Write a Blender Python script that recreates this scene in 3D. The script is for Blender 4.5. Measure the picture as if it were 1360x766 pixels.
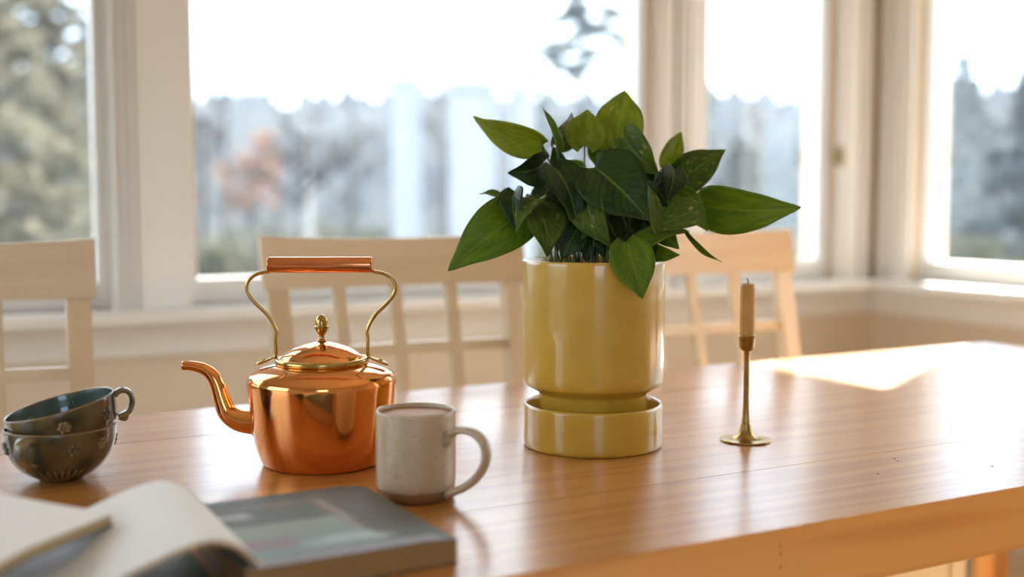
import bpy, bmesh, math, random
from mathutils import Vector, Matrix, Euler, noise as mnoise
random.seed(7)
PI = math.pi
for o in list(bpy.data.objects): bpy.data.objects.remove(o)
S = bpy.context.scene
COL = S.collection

# ------------------------------------------------------------ camera
F, HORIZON, TZ, CAMH = 1500.0, 270.0, 0.74, 0.31     # focal length (px of 1360), eye level row, table height, eye above table
YAW = math.radians(28); PITCH = math.atan((383 - HORIZON) / F)
CAM = Vector((0, 0, TZ + CAMH))
cd = bpy.data.cameras.new('camera'); cam = bpy.data.objects.new('camera', cd); COL.objects.link(cam)
cam.location = CAM; cam.rotation_euler = Euler((PI/2 - PITCH, 0, -YAW), 'XYZ')
cd.sensor_width = 36; cd.sensor_fit = 'HORIZONTAL'; cd.lens = F / 1360 * 36; cd.clip_start = 0.05; cd.clip_end = 600
cd.dof.use_dof = True; cd.dof.focus_distance = 1.35; cd.dof.aperture_fstop = 1.75
S.camera = cam

# ------------------------------------------------------------ world, sun, exposure
W = bpy.data.worlds.new('world'); S.world = W; W.use_nodes = True
nt = W.node_tree; nt.nodes.clear()
wo = nt.nodes.new('ShaderNodeOutputWorld'); bg = nt.nodes.new('ShaderNodeBackground')
tc = nt.nodes.new('ShaderNodeTexCoord'); nz = nt.nodes.new('ShaderNodeTexNoise'); cr = nt.nodes.new('ShaderNodeValToRGB')
nz.inputs['Scale'].default_value = 2.2; nz.inputs['Detail'].default_value = 4
cr.color_ramp.elements[0].position = .35; cr.color_ramp.elements[0].color = (.52, .72, 1, 1)
cr.color_ramp.elements[1].position = .62; cr.color_ramp.elements[1].color = (.88, .94, 1, 1)
nt.links.new(tc.outputs['Generated'], nz.inputs['Vector']); nt.links.new(nz.outputs['Fac'], cr.inputs['Fac'])
nt.links.new(cr.outputs['Color'], bg.inputs['Color']); bg.inputs['Strength'].default_value = 3.6
nt.links.new(bg.outputs['Background'], wo.inputs['Surface'])
sd = bpy.data.lights.new('sun', 'SUN'); sun = bpy.data.objects.new('sun', sd); COL.objects.link(sun)
sd.energy = 31; sd.angle = math.radians(.9); sd.color = (1, .94, .86)
SUNV = Vector((.87, .494, .767)).normalized()
sun.rotation_euler = SUNV.to_track_quat('Z', 'Y').to_euler(); sun.location = (6, 6, 8)
S.view_settings.view_transform = 'Standard'; S.view_settings.look = 'None'
S.view_settings.gamma = 1; S.view_settings.use_curve_mapping = False; S.view_settings.exposure = 0.48

# ------------------------------------------------------------ pixel helpers (a pixel gives a ray; the distance comes from what it touches)
FW0 = Vector((math.sin(YAW), math.cos(YAW), 0)); RT = Vector((math.cos(YAW), -math.sin(YAW), 0)); UPZ = Vector((0, 0, 1))
FW = FW0 * math.cos(PITCH) - UPZ * math.sin(PITCH); UP = UPZ * math.cos(PITCH) + FW0 * math.sin(PITCH)
def ray(x, y): return FW + RT * ((x - 680) / F) + UP * ((383 - y) / F)
def onz(x, y, z=TZ): d = ray(x, y); return CAM + d * ((z - CAM.z) / d.z)
def ony(x, y, v): d = ray(x, y); return CAM + d * (v / d.y)
def onx(x, y, u): d = ray(x, y); return CAM + d * (u / d.x)
def atd(x, y, k): return CAM + ray(x, y) * k

# ------------------------------------------------------------ materials
MATS = {}
def lin(c):
    return tuple(((v/255)/12.92 if v/255 <= .04045 else ((v/255 + .055)/1.055)**2.4) for v in c) + (1,)
def mat(name, col, rough=.5, metal=0., coat=0., coat_r=.1, var=0., vscale=8., col2=None, bump=0., bscale=60., spec=.5, stretch=(1,1,1), sss=0., transl=0., detail=4):
    if name in MATS: return MATS[name]
    m = bpy.data.materials.new(name); m.use_nodes = True; n = m.node_tree.nodes; l = m.node_tree.links
    b = n['Principled BSDF']
    c = lin(col)
    b.inputs['Base Color'].default_value = c; b.inputs['Roughness'].default_value = rough; b.inputs['Metallic'].default_value = metal
    b.inputs['Coat Weight'].default_value = coat; b.inputs['Coat Roughness'].default_value = coat_r
    b.inputs['Specular IOR Level'].default_value = spec
    if sss: b.inputs['Subsurface Weight'].default_value = sss; b.inputs['Subsurface Radius'].default_value = (.01,.006,.003)
    t = n.new('ShaderNodeTexCoord'); mp = n.new('ShaderNodeMapping'); mp.inputs['Scale'].default_value = stretch
    l.new(t.outputs['Object'], mp.inputs['Vector'])
    c2 = lin(col2) if col2 else tuple(v*(1-var) for v in c[:3]) + (1,)
    nn = n.new('ShaderNodeTexNoise'); nn.inputs['Scale'].default_value = vscale; nn.inputs['Detail'].default_value = detail
    l.new(mp.outputs['Vector'], nn.inputs['Vector'])
    r = n.new('ShaderNodeValToRGB'); r.color_ramp.elements[0].position = .35; r.color_ramp.elements[1].position = .65
    r.color_ramp.elements[0].color = c; r.color_ramp.elements[1].color = c2
    l.new(nn.outputs['Fac'], r.inputs['Fac']); l.new(r.outputs['Color'], b.inputs['Base Color'])
    if bump:
        bn = n.new('ShaderNodeTexNoise'); bn.inputs['Scale'].default_value = bscale; l.new(mp.outputs['Vector'], bn.inputs['Vector'])
        bp = n.new('ShaderNodeBump'); bp.inputs['Strength'].default_value = bump; bp.inputs['Distance'].default_value = .002
        l.new(bn.outputs['Fac'], bp.inputs['Height']); l.new(bp.outputs['Normal'], b.inputs['Normal'])
    if transl:
        tr = n.new('ShaderNodeBsdfTranslucent'); l.new(r.outputs['Color'], tr.inputs['Color'])
        mx = n.new('ShaderNodeMixShader'); mx.inputs['Fac'].default_value = transl
        l.new(b.outputs['BSDF'], mx.inputs[1]); l.new(tr.outputs['BSDF'], mx.inputs[2]); l.new(mx.outputs['Shader'], n['Material Output'].inputs['Surface'])
    MATS[name] = m; return m

def wood(name, light, dark, rough=.3, coat=.4, coat_r=.2, axis=0, ring=14., fine=1., seed=0.):
    """grain that runs along the local axis"""
    m = bpy.data.materials.new(name); m.use_nodes = True; n = m.node_tree.nodes; l = m.node_tree.links
    b = n['Principled BSDF']; b.inputs['Roughness'].default_value = rough
    b.inputs['Coat Weight'].default_value = coat; b.inputs['Coat Roughness'].default_value = coat_r
    t = n.new('ShaderNodeTexCoord'); oi = n.new('ShaderNodeObjectInfo')
    ad = n.new('ShaderNodeVectorMath'); ad.operation = 'ADD'
    mr = n.new('ShaderNodeVectorMath'); mr.operation = 'SCALE'; mr.inputs['Scale'].default_value = 3.7
    cx = n.new('ShaderNodeCombineXYZ'); l.new(oi.outputs['Random'], cx.inputs[0]); l.new(oi.outputs['Random'], cx.inputs[1]); cx.inputs[2].default_value = seed
    l.new(cx.outputs[0], mr.inputs[0]); l.new(t.outputs['Object'], ad.inputs[0]); l.new(mr.outputs[0], ad.inputs[1])
    sc = [1, 1, 1]; sc[axis] = .07
    mp = n.new('ShaderNodeMapping'); mp.inputs['Scale'].default_value = sc; l.new(ad.outputs[0], mp.inputs['Vector'])
    n1 = n.new('ShaderNodeTexNoise'); n1.inputs['Scale'].default_value = ring; n1.inputs['Detail'].default_value = 2; n1.inputs['Distortion'].default_value = .6
    l.new(mp.outputs[0], n1.inputs['Vector'])
    mu = n.new('ShaderNodeMath'); mu.operation = 'MULTIPLY'; mu.inputs[1].default_value = 7; l.new(n1.outputs['Fac'], mu.inputs[0])
    s6 = n.new('ShaderNodeMath'); s6.operation = 'MULTIPLY'; s6.inputs[1].default_value = 2*PI; l.new(mu.outputs[0], s6.inputs[0])
    s7 = n.new('ShaderNodeMath'); s7.operation = 'SINE'; l.new(s6.outputs[0], s7.inputs[0])
    fr = n.new('ShaderNodeMath'); fr.operation = 'MULTIPLY_ADD'; fr.inputs[1].default_value = .5; fr.inputs[2].default_value = .5; l.new(s7.outputs[0], fr.inputs[0])
    n2 = n.new('ShaderNodeTexNoise'); n2.inputs['Scale'].default_value = 260*fine; n2.inputs['Detail'].default_value = 3
    mp2 = n.new('ShaderNodeMapping'); sc2 = [1, 1, 1]; sc2[axis] = .02; mp2.inputs['Scale'].default_value = sc2
    l.new(ad.outputs[0], mp2.inputs['Vector']); l.new(mp2.outputs[0], n2.inputs['Vector'])
    mm = n.new('ShaderNodeMix'); mm.data_type = 'FLOAT'; mm.inputs[0].default_value = .34
    l.new(fr.outputs[0], mm.inputs[2]); l.new(n2.outputs['Fac'], mm.inputs[3])
    r = n.new('ShaderNodeValToRGB'); r.color_ramp.elements[0].position = .15; r.color_ramp.elements[1].position = .85
    r.color_ramp.elements[0].color = lin(light); r.color_ramp.elements[1].color = lin(dark)
    r.color_ramp.elements[0].position = .45; r.color_ramp.elements[1].position = .98
    l.new(mm.outputs[0], r.inputs['Fac']); l.new(r.outputs['Color'], b.inputs['Base Color'])
    bp = n.new('ShaderNodeBump'); bp.inputs['Strength'].default_value = .08; bp.inputs['Distance'].default_value = .0006
    l.new(n2.outputs['Fac'], bp.inputs['Height']); l.new(bp.outputs['Normal'], b.inputs['Normal']); l.new(bp.outputs['Normal'], b.inputs['Coat Normal'])
    MATS[name] = m; return m

def glass_mat(name='window_glass'):
    m = bpy.data.materials.new(name); m.use_nodes = True; n = m.node_tree.nodes; l = m.node_tree.links; n.clear()
    o = n.new('ShaderNodeOutputMaterial'); tr = n.new('ShaderNodeBsdfTransparent'); tr.inputs[0].default_value = (.95, .97, .97, 1)
    g = n.new('ShaderNodeBsdfGlossy'); g.inputs['Roughness'].default_value = .02
    fr = n.new('ShaderNodeFresnel'); fr.inputs['IOR'].default_value = 1.3; mx = n.new('ShaderNodeMixShader')
    l.new(fr.outputs[0], mx.inputs[0]); l.new(tr.outputs[0], mx.inputs[1]); l.new(g.outputs[0], mx.inputs[2]); l.new(mx.outputs[0], o.inputs[0])
    MATS[name] = m; return m

# ------------------------------------------------------------ mesh helpers
def link(name, me, m=None, parent=None, smooth=False):
    o = bpy.data.objects.new(name, me); COL.objects.link(o)
    if m: me.materials.append(m)
    if parent: o.parent = parent
    if smooth:
        for p in me.polygons: p.use_smooth = True
    return o
def from_bm(name, bm, m, parent=None, smooth=False, bevel=0., segs=2):
    if bevel:
        bmesh.ops.bevel(bm, geom=[e for e in bm.edges if len(e.link_faces) == 2 and e.calc_face_angle(0) > .5], offset=bevel, segments=segs, affect='EDGES', profile=.5)
    bmesh.ops.recalc_face_normals(bm, faces=bm.faces)
    me = bpy.data.meshes.new(name); bm.to_mesh(me); bm.free()
    return link(name, me, m, parent, smooth)
def bm_box(bm, a, b):
    vs = [bm.verts.new((x, y, z)) for x in (a[0], b[0]) for y in (a[1], b[1]) for z in (a[2], b[2])]
    for f in ((0,1,3,2),(4,6,7,5),(0,4,5,1),(2,3,7,6),(0,2,6,4),(1,5,7,3)): bm.faces.new([vs[i] for i in f])
def box(name, a, b, m, parent=None, bevel=0.):
    """a, b in the parent's local frame; the object's own origin sits at the box centre"""
    c = [(a[i]+b[i])/2 for i in range(3)]
    bm = bmesh.new(); bm_box(bm, [a[i]-c[i] for i in range(3)], [b[i]-c[i] for i in range(3)])
    o = from_bm(name, bm, m, parent, bevel=bevel); o.location = c
    return o
def lathe_bm(prof, n=64, bm=None, off=(0,0,0)):
    bm = bm or bmesh.new(); rings = []
    for r, z in prof:
        if r < 1e-6: rings.append([bm.verts.new((off[0], off[1], z+off[2]))])
        else: rings.append([bm.verts.new((off[0]+r*math.cos(2*PI*i/n), off[1]+r*math.sin(2*PI*i/n), z+off[2])) for i in range(n)])
    for a, b in zip(rings, rings[1:]):
        if len(a) == 1 and len(b) == 1: continue
        for i in range(n):
            j = (i+1) % n
            if len(a) == 1: bm.faces.new((a[0], b[j], b[i]))
            elif len(b) == 1: bm.faces.new((a[i], a[j], b[0]))
            else: bm.faces.new((a[i], a[j], b[j], b[i]))
    return bm
def smooth_prof(p, k=6):
    """Catmull-Rom through profile points; a point given twice stays a corner"""
    out = []
    segs = []; cur = [p[0]]
    for q in p[1:]:
        if q == cur[-1]: segs.append(cur); cur = [q]
        else: cur.append(q)
    segs.append(cur)
    for s in segs:
        if len(s) < 2: continue
        out += cr_path(s, k)
    res = [out[0]]
    for q in out[1:]:
        if max(abs(q[i]-res[-1][i]) for i in range(len(q))) > 1e-7: res.append(q)
    return res
def cr_path(P, k=8):
    P = [tuple(q) for q in P]
    if len(P) == 2: return P
    E = [tuple(2*a-b for a, b in zip(P[0], P[1]))] + P + [tuple(2*a-b for a, b in zip(P[-1], P[-2]))]
    out = []
    for i in range(1, len(E)-2):
        for s in range(k):
            t = s/k
            out.append(tuple(.5*(2*b + (c-a)*t + (2*a-5*b+4*c-d)*t*t + (3*b-a-3*c+d)*t**3) for a, b, c, d in zip(E[i-1], E[i], E[i+1], E[i+2])))
    out.append(P[-1]); return out
def tube_bm(path, rad, n=12, bm=None, flat=None, cap=True, closed=False):
    """path of 3D points; rad number or list; flat = (a, b, dir) ellipse factors with 'a' along dir"""
    bm = bm or bmesh.new(); P = [Vector(p) for p in path]; N = len(P)
    R = rad if isinstance(rad, (list, tuple)) else [rad]*N
    rings = []; ref = None
    for i, p in enumerate(P):
        t = (P[min(i+1, N-1)] - P[max(i-1, 0)]).normalized()
        if flat: u = (flat[2] - t*flat[2].dot(t)).normalized()
        else:
            if ref is None: ref = Vector((0,0,1)) if abs(t.z) < .9 else Vector((1,0,0))
            u = (ref - t*ref.dot(t)).normalized(); ref = u
        w = t.cross(u); fa, fb = (flat[0], flat[1]) if flat else (1, 1)
        rings.append([bm.verts.new(p + (u*math.cos(2*PI*k/n)*fa + w*math.sin(2*PI*k/n)*fb)*R[i]) for k in range(n)])
    for a, b in zip(rings, rings[1:]):
        for k in range(n): bm.faces.new((a[k], a[(k+1)%n], b[(k+1)%n], b[k]))
    if cap:
        bm.faces.new(rings[0][::-1]); bm.faces.new(rings[-1])
    return bm
def thing(name, label, cat, loc=(0,0,0), rz=0., group=None):
    o = bpy.data.objects.new(name, None); COL.objects.link(o); o.empty_display_size = .05
    o.location = loc; o.rotation_euler = (0, 0, rz); return tag(o, label, cat, group)
def tag(o, label=None, cat=None, group=None, kind=None):
    if label: o['label'] = label
    if cat: o['category'] = cat
    if group: o['group'] = group
    if kind: o['kind'] = kind
    return o
def struct(o): o['kind'] = 'structure'; return o
def copy_tree(o, parent=None):
    c = o.copy(); COL.objects.link(c); c.parent = parent
    for ch in list(o.children): copy_tree(ch, c)
    return c

# ------------------------------------------------------------ shared materials
M_wall = mat('wall_paint', (230, 212, 188), .6, var=.03, vscale=3, bump=.05, bscale=150)
M_trim = mat('white_trim_paint', (247, 243, 237), .42, var=.02, vscale=4)
M_ceil = mat('ceiling_paint', (240, 236, 228), .8)
M_glass = glass_mat()
M_floor = wood('floor_boards', (222, 204, 178), (204, 180, 148), .4, .2, .3, 0, 9)
M_pine = wood('honey_pine', (198, 138, 68), (178, 112, 48), .38, .72, .22, 0, 9)
M_pine_z = wood('honey_pine_upright', (206, 142, 70), (180, 110, 44), .36, .5, .25, 2, 11)
M_chair = mat('pale_birch', (228, 208, 174), .42, coat=.25, coat_r=.25, vscale=30, col2=(221, 198, 162), stretch=(1, 1, .05))
M_chair_x = mat('pale_birch_crosswise', (228, 208, 174), .42, coat=.25, coat_r=.25, vscale=30, col2=(221, 198, 162), stretch=(.05, 1, 1))
M_black = mat('dark_gap', (26, 24, 20), .8)

# ============================================================ THE ROOM
U1, V1, U0, V0, ZC = 2.87, 2.80, -2.4, -2.6, 2.55      # inner faces
SILL, GB, HEAD, TH = .80, .863, 2.15, .16
struct(box('floor', (U0-.2, V0-.2, -.12), (U1+.2, V1+.2, 0), M_floor))
struct(box('ceiling', (U0-.2, V0-.2, ZC), (U1+.2, V1+.2, ZC+.12), M_ceil))

def wall_with_windows(name, axis, plane, out, lo, hi, openings, zlo=SILL, zhi=HEAD):
    """one wall: slab below the sills, slab above the heads and the posts between the openings"""
    bm = bmesh.new()
    def slab(a0, a1, z0, z1):
        p0, p1 = sorted((plane, plane+out*TH))
        if axis == 'x': bm_box(bm, (a0, p0, z0), (a1, p1, z1))
        else: bm_box(bm, (p0, a0, z0), (p1, a1, z1))
    if zlo > 0.01: slab(lo, hi, 0, zlo)
    slab(lo, hi, zhi, ZC)
    edges = [lo] + [e for o in openings for e in o] + [hi]
    for a, b in zip(edges[::2], edges[1::2]):
        if b - a > .001: slab(a, b, zlo, zhi)
    return struct(from_bm(name, bm, M_wall))
BACK = [(-1.55, .412), (.60, 1.967), (2.157, 2.696)]
RIGHT = [(.45, 2.01), (2.165, 2.631)]
LEFT = [(.3, 2.2)]
REAR = [(-1.5, -.3)]
wb = wall_with_windows('wall_back', 'x', V1, 1, U0-TH, U1+TH, BACK)
wr = wall_with_windows('wall_right', 'y', U1, 1, V0, V1, RIGHT)
wl = wall_with_windows('wall_left', 'y', U0, -1, V0, V1, LEFT)
we = wall_with_windows('wall_rear', 'x', V0, -1, U0-TH, U1+TH, REAR, .35, 2.1)

def window(n, axis, plane, out, a0, a1, z0=SILL, z1=HEAD):
    """painted sash with a glass pane, set into the opening a0..a1"""
    def bx(nm, p, q, m, par, bev=.004):
        # p, q = (along, depth outward, z)
        d0, d1 = sorted((plane+out*p[1], plane+out*q[1]))
        if axis == 'x': return box(nm, (p[0], d0, p[2]), (q[0], d1, q[2]), m, par, bev)
        return box(nm, (d0, p[0], p[2]), (d1, q[0], q[2]), m, par, bev)
    e = bpy.data.objects.new('window_%d' % n, None); COL.objects.link(e); struct(e)
    s = .022
    bx('sash_stile', (a0, .03, z0), (a0+s, .09, z1), M_trim, e); bx('sash_stile', (a1-s, .03, z0), (a1, .09, z1), M_trim, e)
    bx('sash_rail', (a0+s, .03, z0), (a1-s, .09, z0+.063), M_trim, e); bx('sash_rail', (a0+s, .03, z1-.05), (a1-s, .09, z1), M_trim, e)
    bx('pane', (a0+s, .056, z0+.063), (a1-s, .062, z1-.05), M_glass, e, 0)
    return e
for i, (a, b) in enumerate(BACK): window(i+1, 'x', V1, 1, a, b)
for i, (a, b) in enumerate(RIGHT): window(i+4, 'y', U1, 1, a, b)
for i, (a, b) in enumerate(LEFT): window(i+7, 'y', U0, -1, a, b)
for i, (a, b) in enumerate(REAR): window(i+9, 'x', V0, -1, a, b, .35, 2.1)

# sill boards and the aprons under them
def trim(n, a, b, bev=.005): return struct(box('trim_%d' % n, a, b, M_trim, None, bev))
trim(1, (U0, V1-.115, SILL-.026), (U1-.1155, V1+.03, SILL))              # sill board, back wall
trim(2, (U1-.115, V0, SILL-.026), (U1+.03, V1, SILL))        # sill board, right wall
trim(3, (U0, V1-.016, SILL-.115), (U1-.017, V1-.0005, SILL-.0265))
trim(4, (U1-.016, V0, SILL-.115), (U1-.0005, V1-.017, SILL-.0265))
# casings beside the panes: fluted strips and a flat board
def casing(n, axis, plane, segs, z0=SILL, z1=HEAD+.1):
    e = bpy.data.objects.new('trim_%d' % n, None); COL.objects.link(e); struct(e)
    for nm, a0, a1, d in segs:
        if axis == 'x': box(nm, (a0, plane-d, z0), (a1, plane-.0004, z1), M_trim, e, .003)
        else: box(nm, (plane-d, a0, z0), (plane-.0004, a1, z1), M_trim, e, .003)
    return e
def flutes(a0, a1, nb, bd, w=.013, dp=.034, name='casing_bead'):
    """nb raised beads with sunk strips between them, spread over a0..a1"""
    out = []; g = (a1-a0-nb*w)/(nb+1); a = a0
    for k in range(nb):
        out += [('casing_strip', a+.0004, a+g-.0004, .010), (name, a+g+.0002, a+g+w-.0002, dp)]; a += g+w
    return out + [('casing_strip', a+.0004, a1-.0004, .010)]
casing(5, 'x', V1, flutes(.413, .474, 3, 0) + [('casing_board', .475, .575, .024), ('casing_bead', .576, .600, .014)])
casing(6, 'x', V1, [('casing_bead', 1.968, 1.984, .014), ('casing_board', 1.985, 2.026, .022)] + flutes(2.027, 2.098, 3, 0) + [('casing_board', 2.099, 2.140, .022), ('casing_bead', 2.141, 2.157, .014)])
casing(7, 'x', V1, [('casing_bead', 2.697, 2.714, .014), ('casing_board', 2.715, 2.775, .024)] + flutes(2.776, 2.822, 2, 0))
casing(8, 'y', U1, [('casing_bead', 2.633, 2.650, .014), ('casing_board', 2.651, 2.705, .024)] + flutes(2.706, 2.756, 2, 0))
casing(9, 'y', U1, [('casing_board', 2.012, 2.163, .024)])
# latch on the casing beside the narrow back window
lp = ony(1114, 207, V1-.03)
e = bpy.data.objects.new('trim_10', None); COL.objects.link(e); struct(e); e.location = (lp.x, V1-.0245, lp.z)
M_latch = mat('aged_brass_latch', (170, 150, 112), .4, .6)
box('latch_plate', (-.022, -.006, -.032), (.022, 0, .032), M_latch, e, .002)
box('latch_lever', (-.008, -.024, -.022), (.008, -.0062, .014), M_latch, e, .003)
# baseboards
struct(box('baseboard_back', (U0, V1-.016, 0.0), (U1-.13, V1-.0004, .11), M_trim, None, .003))
struct(box('baseboard_left', (U0+.0004, V0, 0.0), (U0+.016, V1-.017, .11), M_trim, None, .003))

# ============================================================ OUTSIDE
M_grass = mat('winter_lawn', (70, 70, 62), .9, spec=0., var=.3, vscale=.6)
M_hill = mat('bare_woodland_floor', (56, 60, 64), .95, spec=0., var=.25, vscale=.3)
M_bark = mat('grey_bark', (92, 86, 80), .9, spec=0., var=.3, vscale=12)
M_birch = mat('birch_bark', (170, 168, 166), .7, var=.25, vscale=9)
M_twig = mat('bare_twigs', (84, 80, 80), .9, spec=0., var=.2, vscale=3)
M_pineleaf = mat('pine_needles', (98, 98, 86), .7, spec=0., col2=(120, 114, 98), vscale=1.3, transl=.3)
M_spruce = mat('spruce_needles', (92, 100, 104), .7, spec=0., col2=(116, 122, 124), vscale=1.1, transl=.25)
M_beech = mat('dry_beech_leaves', (150, 112, 92), .8, spec=0., col2=(164, 130, 110), vscale=2, transl=.35)
M_shrub = mat('shrub_leaves', (70, 78, 66), .8, spec=0., col2=(98, 94, 78), vscale=2, transl=.25)
M_white = mat('outdoor_white_paint', (176, 180, 186), .5, var=.04, vscale=2)
GZ = -.55
struct(box('ground', (-160, -60, GZ-.6), (220, 260, GZ), M_grass))
# wooded rise far behind
def hill():
    bm = bmesh.new(); rows = []
    for j, r in enumerate((62, 74, 88, 104, 125)):
        row = []
        for i in range(91):
            a = math.radians(-20 + i*1.2)          # bearing clockwise from +Y
            h = [0, 4.6, 8.4, 10.6, 9.6][j] * (1 + .22*mnoise.noise(Vector((i*.12, j*.7, 0)))) * (1 if a < .9 else .8)
            row.append(bm.verts.new((r*math.sin(a), r*math.cos(a), GZ-.1+h)))
        rows.append(row)
    for a, b in zip(rows, rows[1:]):
        for i in range(90): bm.faces.new((a[i], a[i+1], b[i+1], b[i]))
    return struct(from_bm('hillside', bm, M_hill, None, True))
hill()
def forest():
    bm = bmesh.new()
    for _ in range(1500):
        a = math.radians(random.uniform(-18, 86)); r = random.uniform(66, 116)
        t = (r-62)/42; h0 = 10*min(1, t*1.1)
        x, y = r*math.sin(a), r*math.cos(a); h = random.uniform(1.6, 3.6); w = random.uniform(.5, 1.2); z0 = GZ+h0-1
        top = bm.verts.new((x+random.uniform(-.3,.3), y, z0+h)); n = 5
        mid = [bm.verts.new((x+w*math.cos(2*PI*k/n+a)*random.uniform(.7,1.2), y+w*math.sin(2*PI*k/n+a), z0+h*random.uniform(.35,.6))) for k in range(n)]
        bot = [bm.verts.new((x+w*.4*math.cos(2*PI*k/n), y+w*.4*math.sin(2*PI*k/n), z0)) for k in range(n)]
        for k in range(n):
            bm.faces.new((mid[k], mid[(k+1)%n], top)); bm.faces.new((bot[k], bot[(k+1)%n], mid[(k+1)%n], mid[k]))
    o = from_bm('distant_woodland', bm, mat('distant_bare_trees', (72, 80, 90), .95, spec=0., col2=(56, 64, 74), vscale=.25))  # blue-grey cast of distant haze is put into the tree colour
    return tag(o, 'grey leafless woodland covering the far hillside', 'woodland', kind='stuff')
forest()

def card_bm(bm, c, size, up=.5):
    d = Vector((random.gauss(0,1), random.gauss(0,1), random.gauss(0,up))).normalized()
    s = d.cross(Vector((random.gauss(0,1), random.gauss(0,1), random.gauss(0,1)))).normalized()
    a = c - d*size; b = c + d*size; m = c + s*size*.45; q = c - s*size*.45
    bm.faces.new([bm.verts.new(v) for v in (a, q, b, m)])
def conifer(label, base, h, rad, leafm, n=900, z0=.12, size=.16, sparse=1., group='conifers beyond the windows'):
    t = thing('conifer_tree', label, 'tree', base, random.uniform(0, 6), group)
    P = [(0,0,0), (.03*h*random.uniform(-.3,.3), .0, h*.5), (0, 0, h)]
    from_bm('trunk', tube_bm(cr_path(P, 5), [max(.012, h*.018*(1-i/10.5)) for i in range(11)], 7), M_bark, t, True)
    bm = bmesh.new(); br = bmesh.new()
    nb = max(16, int(n/28))
    for i in range(nb):
        f = z0 + (1-z0)*(i+.5)/nb; a = i*2.4 + random.uniform(-.3,.3); L = rad*(1-f)**.75*random.uniform(.75,1.15)+.06
        d = Vector((math.cos(a), math.sin(a), 0)); p0 = Vector((0,0,f*h)); p1 = p0 + d*L + Vector((0,0,-.18*L)); 
        tube_bm([p0, (p0+p1)/2+Vector((0,0,.05*L)), p1], [.012*h**.5, .008*h**.5, .003], 4, br)
        for k in range(int(n/nb*sparse)):
            s = random.random()**.6
            card_bm(bm, p0.lerp(p1, s) + Vector((random.gauss(0,.13*L), random.gauss(0,.13*L), random.gauss(0,.08*L)-.03)), size*random.uniform(.6,1.3), .35)
    tag(from_bm('branches', br, M_bark, t), kind='stuff')
    tag(from_bm('foliage', bm, leafm, t), kind='stuff'); return t
def bare_tree(label, base, h, rad, m=None, leaves=None, nl=0, group='leafless trees beyond the windows', name='bare_tree'):
    t = thing(name, label, 'tree', base, random.uniform(0, 6), group); br = bmesh.new(); ends = []
    tr = bmesh.new()
    tube_bm(cr_path([(0,0,0), (.04*h*random.uniform(-1,1), .03*h*random.uniform(-1,1), h*.45), (.03*h*random.uniform(-1,1), 0, h*.8)], 4), [rad*(1-.08*i) for i in range(9)], 7, tr)
    def grow(p, d, L, r, lev):
        q = p + d*L; mid = (p+q)/2 + Vector((random.gauss(0,.06), random.gauss(0,.06), .05))*L
        tube_bm([p, mid, q], [r, r*.8, r*.6], 4, br); ends.append(q); ends.append(mid)
        if lev:
            for k in range(3 if lev > 1 else 4):
                nd = (d + Vector((random.gauss(0,.55), random.gauss(0,.55), random.uniform(-.1,.5)))).normalized()
                grow(p.lerp(q, random.uniform(.45,1)), nd, L*random.uniform(.5,.75), r*.55, lev-1)
    for i in range(9):
        f = random.uniform(.3,.82); a = i*2.4
        grow(Vector((0,0,f*h)), Vector((math.cos(a), math.sin(a), random.uniform(.4,1.1))).normalized(), h*.2*(1.25-f), rad*.4, 3)
    from_bm('trunk', tr, m or M_bark, t, True); tag(from_bm('branches', br, M_twig, t), kind='stuff')
    if leaves:
        bm = bmesh.new()
        for k in range(nl): card_bm(bm, random.choice(ends)+Vector((random.gauss(0,.12), random.gauss(0,.12), random.gauss(0,.12))), random.uniform(.05,.11), 1)
        tag(from_bm('foliage', bm, leaves, t), kind='stuff')
    return t
def shrub(label, base, r, h, m, n=420, group='shrubs beyond the windows'):
    t = thing('garden_shrub', label, 'shrub', base, random.uniform(0,6), group); st = bmesh.new(); bm = bmesh.new()
    for i in range(9):
        a = i*.7; q = Vector((math.cos(a)*r*.7, math.sin(a)*r*.7, h*random.uniform(.6,.95)))
        tube_bm([(0,0,0), q*.5+Vector((0,0,.1)), q], [.02,.014,.005], 4, st)
    for k in range(n):
        v = Vector((random.gauss(0,1), random.gauss(0,1), random.gauss(0,1))).normalized()*random.random()**.4
        card_bm(bm, Vector((v.x*r, v.y*r, h*.52+v.z*h*.46)), random.uniform(.06,.13), 1)
    tag(from_bm('stems', st, M_bark, t), kind='stuff'); tag(from_bm('foliage', bm, m, t), kind='stuff'); return t
def gpos(px, k):
    p = atd(px, 270, k); return (p.x, p.y, GZ)
# conifers seen through the left pane
for px, k, h, r, m, lab in ((-30, 15, 6.2, 2.0, M_pineleaf, 'olive green pine standing behind the left window pane'),
                            (70, 19, 5.4, 2.2, M_pineleaf, 'olive green pine filling the left window pane'),
                            (140, 26, 6.5, 2.3, M_spruce, 'bluish spruce farther back beyond the left casing'),
                            (20, 30, 7.6, 3.0, M_spruce, 'tall bluish spruce rising behind the olive pines')):
    conifer(lab, gpos(px, k), h, r, m, 1500, size=.2)
conifer('tall sparse pine whose boughs hang above the plant', gpos(775, 26), 7.6, 3.0, M_spruce, 420, z0=.62, size=.24)
for px, k, h, r, lab in ((905, 34, 6.4, 2.3, 'spruce beyond the post beside the narrow window'), (985, 27, 3.2, 1.4, 'small spruce framed by the narrow window'),
                         (1090, 38, 6.6, 2.2, 'spruce at the far side of the narrow window'), (1275, 32, 5.8, 2.5, 'broad spruce beyond the right wall window'),
                         (1365, 22, 4.2, 1.6, 'spruce beside the broad one past the right wall window'), (1450, 33, 6.2, 2.2, 'spruce beyond the near end of the right wall window')):
    conifer(lab, gpos(px, k), h, r, M_spruce, 1100, size=.22)
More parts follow.
